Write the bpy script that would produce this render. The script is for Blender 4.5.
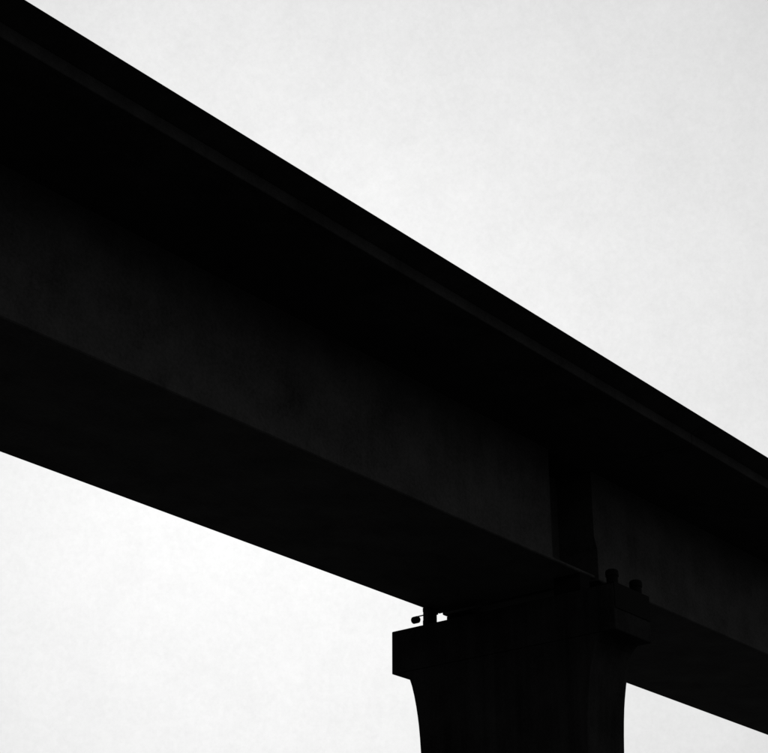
import bpy, bmesh, math
from mathutils import Matrix, Vector

for o in list(bpy.data.objects):
    bpy.data.objects.remove(o, do_unlink=True)
scene = bpy.context.scene
col = scene.collection
EYE = 1.6                                   # camera height; heights below are given above the eye

# ------------------------------------------------------------------ camera
cam_data = bpy.data.cameras.new('camera')
cam_data.sensor_fit = 'HORIZONTAL'
cam_data.sensor_width = 36.0
cam_data.lens = 36.0 * 1700.0 / 768.0       # long lens, tilted up about 24 degrees
cam_data.clip_start = 0.1
cam_data.clip_end = 20000.0
cam = bpy.data.objects.new('camera', cam_data)
col.objects.link(cam)
ax = Vector((0.62820431, -0.32222549, -0.70818788))     # viaduct direction seen from the camera
up = Vector((0.0, 0.91021055, -0.4141458))              # vertical seen from the camera
ay = up.cross(ax)
cam.matrix_world = Matrix.Translation((0, 0, EYE)) @ Matrix((ax, ay, up)).to_4x4()
scene.camera = cam

# ------------------------------------------------------------------ sky and sun (backlit, hazy bright sky)
SUN_AZ, SUN_EL = 43.0, 23.5                 # degrees, azimuth from +X towards +Y: the sun stands behind the girder
SKY_STRENGTH = 0.15
EXPOSURE = 1.43
world = bpy.data.worlds.new('World')
scene.world = world
world.use_nodes = True
wt = world.node_tree
wt.nodes.clear()
w_out = wt.nodes.new('ShaderNodeOutputWorld')
w_bg = wt.nodes.new('ShaderNodeBackground')
sky = wt.nodes.new('ShaderNodeTexSky')
sky.sky_type = 'NISHITA'
sky.sun_disc = False
sky.sun_elevation = math.radians(SUN_EL)
sky.sun_rotation = math.radians(90.0 - SUN_AZ)
sky.air_density = 0.5
sky.dust_density = 10.0
sky.ozone_density = 1.0
bw = wt.nodes.new('ShaderNodeRGBToBW')      # colourless light: the photograph is black and white
tc = wt.nodes.new('ShaderNodeTexCoord')
wt.links.new(sky.outputs[0], bw.inputs[0])
def w_math(op, a, b=None):
    n = wt.nodes.new('ShaderNodeMath'); n.operation = op
    for i, v in enumerate((a, b)):
        if v is None: continue
        if isinstance(v, (int, float)): n.inputs[i].default_value = v
        else: wt.links.new(v, n.inputs[i])
    return n.outputs[0]
def w_noise(scale, detail, rough):
    n = wt.nodes.new('ShaderNodeTexNoise')
    n.inputs['Scale'].default_value = scale
    n.inputs['Detail'].default_value = detail
    n.inputs['Roughness'].default_value = rough
    wt.links.new(tc.outputs['Generated'], n.inputs['Vector'])
    return w_math('SUBTRACT', n.outputs[0], 0.5)
veil = w_math('ADD', w_math('ADD', w_math('MULTIPLY', w_noise(7.0, 6.0, 0.6), 0.12),
              w_math('MULTIPLY', w_noise(38.0, 5.0, 0.65), 0.11)),
              w_math('MULTIPLY', w_noise(260.0, 4.0, 0.8), 0.17))
thin = w_math('POWER', bw.outputs[0], 0.19)   # high thin overcast evens out the glow round the sun
val = w_math('MULTIPLY', thin, w_math('ADD', veil, 1.0))
wt.links.new(val, w_bg.inputs['Color'])
w_bg.inputs['Strength'].default_value = SKY_STRENGTH
wt.links.new(w_bg.outputs[0], w_out.inputs['Surface'])

sun_data = bpy.data.lights.new('sun', 'SUN')
sun_data.energy = 0.8
sun_data.angle = math.radians(10.0)
sun_data.color = (1.0, 0.985, 0.96)
sun = bpy.data.objects.new('sun', sun_data)
col.objects.link(sun)
el, az = math.radians(SUN_EL), math.radians(SUN_AZ)
sun_dir = Vector((math.cos(el) * math.cos(az), math.cos(el) * math.sin(az), math.sin(el)))
sun.rotation_euler = sun_dir.to_track_quat('Z', 'Y').to_euler()
sun.location = sun_dir * 60

vs = scene.view_settings
vs.view_transform = 'Standard'
vs.look = 'None'
vs.exposure = EXPOSURE
vs.gamma = 1.0
vs.use_curve_mapping = False

# ------------------------------------------------------------------ materials
def material(name, base, spread, rough, streak=0.0, scale=3.0, bump=0.3, metallic=0.0, spec=0.15):
    m = bpy.data.materials.new(name)
    m.use_nodes = True
    nt = m.node_tree
    bsdf = nt.nodes['Principled BSDF']
    bsdf.inputs['Roughness'].default_value = rough
    bsdf.inputs['Metallic'].default_value = metallic
    bsdf.inputs['Specular IOR Level'].default_value = spec
    geo = nt.nodes.new('ShaderNodeNewGeometry')
    def noise(sc, detail, r, stretch=None):
        n = nt.nodes.new('ShaderNodeTexNoise')
        n.inputs['Scale'].default_value = sc
        n.inputs['Detail'].default_value = detail
        n.inputs['Roughness'].default_value = r
        if stretch:
            mp = nt.nodes.new('ShaderNodeMapping')
            mp.inputs['Scale'].default_value = stretch
            nt.links.new(geo.outputs['Position'], mp.inputs['Vector'])
            nt.links.new(mp.outputs[0], n.inputs['Vector'])
        else:
            nt.links.new(geo.outputs['Position'], n.inputs['Vector'])
        return n.outputs[0]
    def mth(op, a, b):
        n = nt.nodes.new('ShaderNodeMath'); n.operation = op
        for i, v in enumerate((a, b)):
            if isinstance(v, (int, float)): n.inputs[i].default_value = v
            else: nt.links.new(v, n.inputs[i])
        return n.outputs[0]
    blot = mth('MULTIPLY', mth('SUBTRACT', noise(scale * 0.5, 8, 0.62), 0.5), spread * 2.2)
    fine = mth('MULTIPLY', mth('SUBTRACT', noise(scale * 9, 6, 0.7), 0.5), spread * 1.6)
    tot = mth('ADD', mth('ADD', blot, fine), 1.0)
    if streak:
        s = mth('MULTIPLY', mth('SUBTRACT', noise(1.0, 5, 0.6, (7.0, 7.0, 0.35)), 0.5), streak * 2.4)
        tot = mth('ADD', tot, s)
    tot = mth('MAXIMUM', tot, 0.25)
    v = mth('MULTIPLY', tot, base)
    comb = nt.nodes.new('ShaderNodeCombineColor')
    for i in range(3): nt.links.new(v, comb.inputs[i])
    nt.links.new(comb.outputs[0], bsdf.inputs['Base Color'])
    if bump:
        b = nt.nodes.new('ShaderNodeBump')
        b.inputs['Strength'].default_value = bump
        b.inputs['Distance'].default_value = 0.01
        nt.links.new(noise(scale * 14, 6, 0.65), b.inputs['Height'])
        nt.links.new(b.outputs[0], bsdf.inputs['Normal'])
    return m

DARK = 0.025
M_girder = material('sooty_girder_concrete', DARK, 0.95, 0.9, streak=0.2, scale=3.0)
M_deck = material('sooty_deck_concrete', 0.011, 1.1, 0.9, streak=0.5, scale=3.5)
M_pier = material('shade_toned_pier_concrete', 0.009, 1.0, 0.95, streak=0.7, scale=3.0, spec=0.05)  # darker than the girder: shade on the pier front put into its colour
M_steel = material('black_bearing_steel', 0.004, 0.3, 0.9, scale=12.0, bump=0.1, spec=0.05)
M_rubber = material('black_rubber', 0.006, 0.2, 0.9, scale=15.0, bump=0.05, spec=0.05)
M_ground = material('asphalt_ground', 0.06, 0.35, 0.95, scale=1.2, bump=0.3)

# ------------------------------------------------------------------ mesh helpers
def link(name, bm, mat, parent=None, smooth=False, bevel=0.0):
    bmesh.ops.recalc_face_normals(bm, faces=bm.faces)
    me = bpy.data.meshes.new(name)
    bm.to_mesh(me); bm.free()
    me.materials.append(mat)
    if smooth:
        for p in me.polygons: p.use_smooth = True
    o = bpy.data.objects.new(name, me)
    col.objects.link(o)
    if parent is not None:
        o.parent = parent
        o.matrix_parent_inverse = Matrix.Translation(-parent.location)
    if bevel:
        b = o.modifiers.new('bevel', 'BEVEL')
        b.width = bevel; b.segments = 2; b.limit_method = 'ANGLE'
        b.angle_limit = math.radians(30)
    return o

def thing(name, loc, label, category, group=None):
    o = bpy.data.objects.new(name, None)
    o.location = loc
    o.empty_display_size = 0.3
    col.objects.link(o)
    o['label'] = label
    o['category'] = category
    if group: o['group'] = group
    return o

def prism(bm, prof, x0, x1):
    """profile of (y, height above the eye) swept along the viaduct from x0 to x1"""
    a = [bm.verts.new((x0, y, z + EYE)) for y, z in prof]
    b = [bm.verts.new((x1, y, z + EYE)) for y, z in prof]
    n = len(prof)
    for i in range(n):
        j = (i + 1) % n
        bm.faces.new((a[i], a[j], b[j], b[i]))
    bm.faces.new(a[::-1]); bm.faces.new(b)

def box(bm, x0, x1, y0, y1, z0, z1):
    prism(bm, [(y0, z0), (y1, z0), (y1, z1), (y0, z1)], x0, x1)

def lathe(bm, prof, base, axis='Z', seg=20):
    rings = []
    for r, h in prof:
        ring = []
        for k in range(seg):
            t = 2 * math.pi * k / seg
            c, s = r * math.cos(t), r * math.sin(t)
            p = (c, s, h) if axis == 'Z' else (c, h, s)
            ring.append(bm.verts.new((base[0] + p[0], base[1] + p[1], base[2] + EYE + p[2])))
        rings.append(ring)
    for a, b in zip(rings, rings[1:]):
        for k in range(seg):
            bm.faces.new((a[k], a[(k + 1) % seg], b[(k + 1) % seg], b[k]))
    bm.faces.new(rings[0][::-1]); bm.faces.new(rings[-1])

# ------------------------------------------------------------------ setting: the ground
bm = bmesh.new()
v = [bm.verts.new(p) for p in ((-6000, -6000, 0), (6000, -6000, 0), (6000, 6000, 0), (-6000, 6000, 0))]
bm.faces.new(v)
g = link('ground', bm, M_ground)
g['kind'] = 'structure'

# ------------------------------------------------------------------ the two spans
YN, YF = 10.585, 13.0                       # near and far faces of the box girder
YC = 0.5 * (YN + YF)
ZS, ZO = 6.40, 7.82                         # girder soffit, underside of the deck overhang
XJ = 17.27                                  # joint between the spans, over the pier
YE = 9.125                                  # near deck edge
ch = 0.012
box_prof = [(YN + ch, ZS), (YF - ch, ZS), (YF, ZS + ch), (YF, ZO), (YN, ZO), (YN, ZS + ch)]

def mirror(prof):
    return [(2 * YC - y, z) for y, z in prof]

def deck_parts(span, x0, x1):
    yf = 2 * YC - YE
    bm = bmesh.new()
    prism(bm, [(YE, ZO), (YN - 0.001, ZO), (YF + 0.001, ZO), (yf, ZO), (yf, ZO + 0.138), (YC, ZO + 0.17), (YE, ZO + 0.138)], x0, x1)
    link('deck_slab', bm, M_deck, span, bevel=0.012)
    # parapet: its outer face leans outwards over the slab edge
    par = [(YE + 0.002, ZO + 0.139), (YE + 0.30, ZO + 0.142), (YE + 0.22, ZO + 0.25), (YE + 0.0, 8.058), (YE - 0.245, 8.060), (YE - 0.25, 8.052)]
    bm = bmesh.new(); prism(bm, par, x0, x1)
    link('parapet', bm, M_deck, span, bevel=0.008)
    bm = bmesh.new(); prism(bm, mirror(par), x0, x1)
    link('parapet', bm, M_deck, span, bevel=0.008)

def add_span(x0, x1, label):
    s = thing('bridge_span', (0.5 * (x0 + x1), YC, ZS + EYE), label, 'bridge', 'spans of the viaduct')
    return s

# left-hand, nearer span: its near web steps back into a recess before the joint
XL0, XR = -9.0, 16.31
left = add_span(XL0, XJ - 0.001, 'long near span of the dark viaduct crossing from top left to the pier')
bm = bmesh.new()
prism(bm, box_prof, XL0, XR)
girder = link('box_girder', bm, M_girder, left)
bm = bmesh.new()
rec = 0.50
prism(bm, [(YN + ch, ZS), (YF - ch, ZS), (YF, ZS + ch), (YF, ZS + 0.035), (YF - rec, ZS + 0.055), (YF - rec, ZO - 0.001),
           (YN + rec, ZO - 0.001), (YN + rec, ZS + 0.055), (YN, ZS + 0.035), (YN, ZS + ch)], XR, XJ - 0.03)
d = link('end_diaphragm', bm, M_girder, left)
d['label'] = 'recessed end wall in deep shade beside the joint'
deck_parts(left, XL0, XJ - 0.001)

# right-hand, farther span
right = add_span(XJ + 0.001, 44.0, 'farther span of the dark viaduct running from the pier to the right edge')
bm = bmesh.new()
a = [bm.verts.new((XJ + (0.06 if z < 6.9 else 0.0), y, z + EYE)) for y, z in
     [(YN + ch, ZS), (YF - ch, ZS), (YF, ZS + ch), (YF, 6.80), (YF, 6.95), (YF, ZO), (YN, ZO), (YN, 6.95), (YN, 6.80), (YN, ZS + ch)]]
b = [bm.verts.new((44.0, p.co.y, p.co.z)) for p in a]
n = len(a)
for i in range(n):
    j = (i + 1) % n
    bm.faces.new((a[i], a[j], b[j], b[i]))
bm.faces.new((a[0], a[9], a[8], a[3], a[2], a[1]))
bm.faces.new((a[8], a[7], a[4], a[3]))
bm.faces.new((a[7], a[6], a[5], a[4]))
bm.faces.new(b)
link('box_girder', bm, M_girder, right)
deck_parts(right, XJ + 0.001, 44.0)

# ------------------------------------------------------------------ the pier
CX0, CX1, CYN, CYF, CZ0, CZ1 = 16.885, 17.71, 10.12, 13.505, 5.60, 6.17
PC = 0.5 * (CYN + CYF)
pier = thing('bridge_pier', (0.5 * (CX0 + CX1), PC, 0.0),
             'dark pier with flared shoulders and a block cap holding up both spans', 'pier')
half = [(5.60, 1.51), (5.55, 1.445), (5.506, 1.412), (5.40, 1.372), (5.26, 1.334), (5.13, 1.306), (4.98, 1.280), (4.865, 1.264),
        (4.70, 1.248), (4.53, 1.236), (4.38, 1.228), (4.24, 1.222), (4.0, 1.215), (3.5, 1.21), (0.0, 1.21), (-EYE - 0.3, 1.21)]
prof = [(PC - h, z) for z, h in half] + [(PC + h, z) for z, h in reversed(half)]
bm = bmesh.new()
prism(bm, prof, CX0 + 0.004, CX1 - 0.004)
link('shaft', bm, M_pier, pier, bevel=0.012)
bm = bmesh.new()
box(bm, CX0, CX1, CYN, CYF, CZ0, CZ1)
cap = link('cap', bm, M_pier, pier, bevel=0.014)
cap['label'] = 'block cap on top of the flared shaft'
# steel angle folded over the near end of the cap, two domed studs standing on it
bm = bmesh.new()
prism(bm, [(CYN - 0.012, 5.87), (CYN - 0.002, 5.87), (CYN - 0.002, CZ1 + 0.002), (CYN + 0.24, CZ1 + 0.002), (CYN + 0.24, CZ1 + 0.014), (CYN - 0.012, CZ1 + 0.014)],
      CX0 + 0.01, CX1 - 0.01)
link('edge_plate', bm, M_steel, pier)
for x in (17.065, 17.615):
    bm = bmesh.new()
    lathe(bm, [(0.070, 0.0), (0.070, 0.120), (0.080, 0.124), (0.080, 0.180), (0.074, 0.198), (0.058, 0.208), (0.025, 0.212)],
          (x, CYN + 0.115, CZ1 + 0.014))
    link('domed_stud', bm, M_steel, pier, bevel=0.0)

# ------------------------------------------------------------------ bearings on the cap
def bearing(x0, x1, y0, y1, label, foot=0.003, base_h=0.06):
    t = thing('bridge_bearing', (0.5 * (x0 + x1), 0.5 * (y0 + y1), CZ1 + EYE), label, 'bearing', 'bearings between cap and girders')
    bm = bmesh.new(); box(bm, x0 - foot, x1 + 0.03, y0, y1 + 0.003, CZ1 + 0.001, CZ1 + base_h); link('base_plate', bm, M_steel, t)
    bm = bmesh.new(); box(bm, x0, x1, y0, y1, CZ1 + base_h, ZS - 0.055); link('pad', bm, M_rubber, t)
    bm = bmesh.new(); box(bm, x0 - 0.003, x1 + 0.03, y0, y1 + 0.003, ZS - 0.055, ZS - 0.001); link('sole_plate', bm, M_steel, t)
    return t
b1 = bearing(16.90, 17.09, 12.915, 12.995, 'bearing block under the near span at the far end of the cap, sky beside it')
bearing(17.42, 17.64, 12.62, 12.995, 'bearing block under the farther span behind the small sky gap', foot=0.12, base_h=0.105)
bearing(16.925, 17.13, 10.60, 10.98, 'bearing block under the near span at the camera end of the cap')
bearing(17.42, 17.64, 10.60, 10.98, 'bearing block under the farther span at the camera end of the cap')

# small clamp hanging from a thin rod beside the far bearing, outlined against the sky
rod = thing('tie_rod', (17.0, 13.0, 6.34 + EYE), 'small stubby clamp on a thin rod, outlined against the sky above the cap', 'rod')
bm = bmesh.new(); lathe(bm, [(0.009, 0.0), (0.009, 0.16)], (17.0, 12.99, 6.338), axis='Y', seg=8)
link('rod', bm, M_steel, rod)
bm = bmesh.new()
lathe(bm, [(0.030, 0.0), (0.044, 0.012), (0.050, 0.030), (0.050, 0.085), (0.044, 0.105), (0.030, 0.115)], (17.0, 13.135, 6.298), axis='Y', seg=8)
link('clamp', bm, M_steel, rod, bevel=0.004)
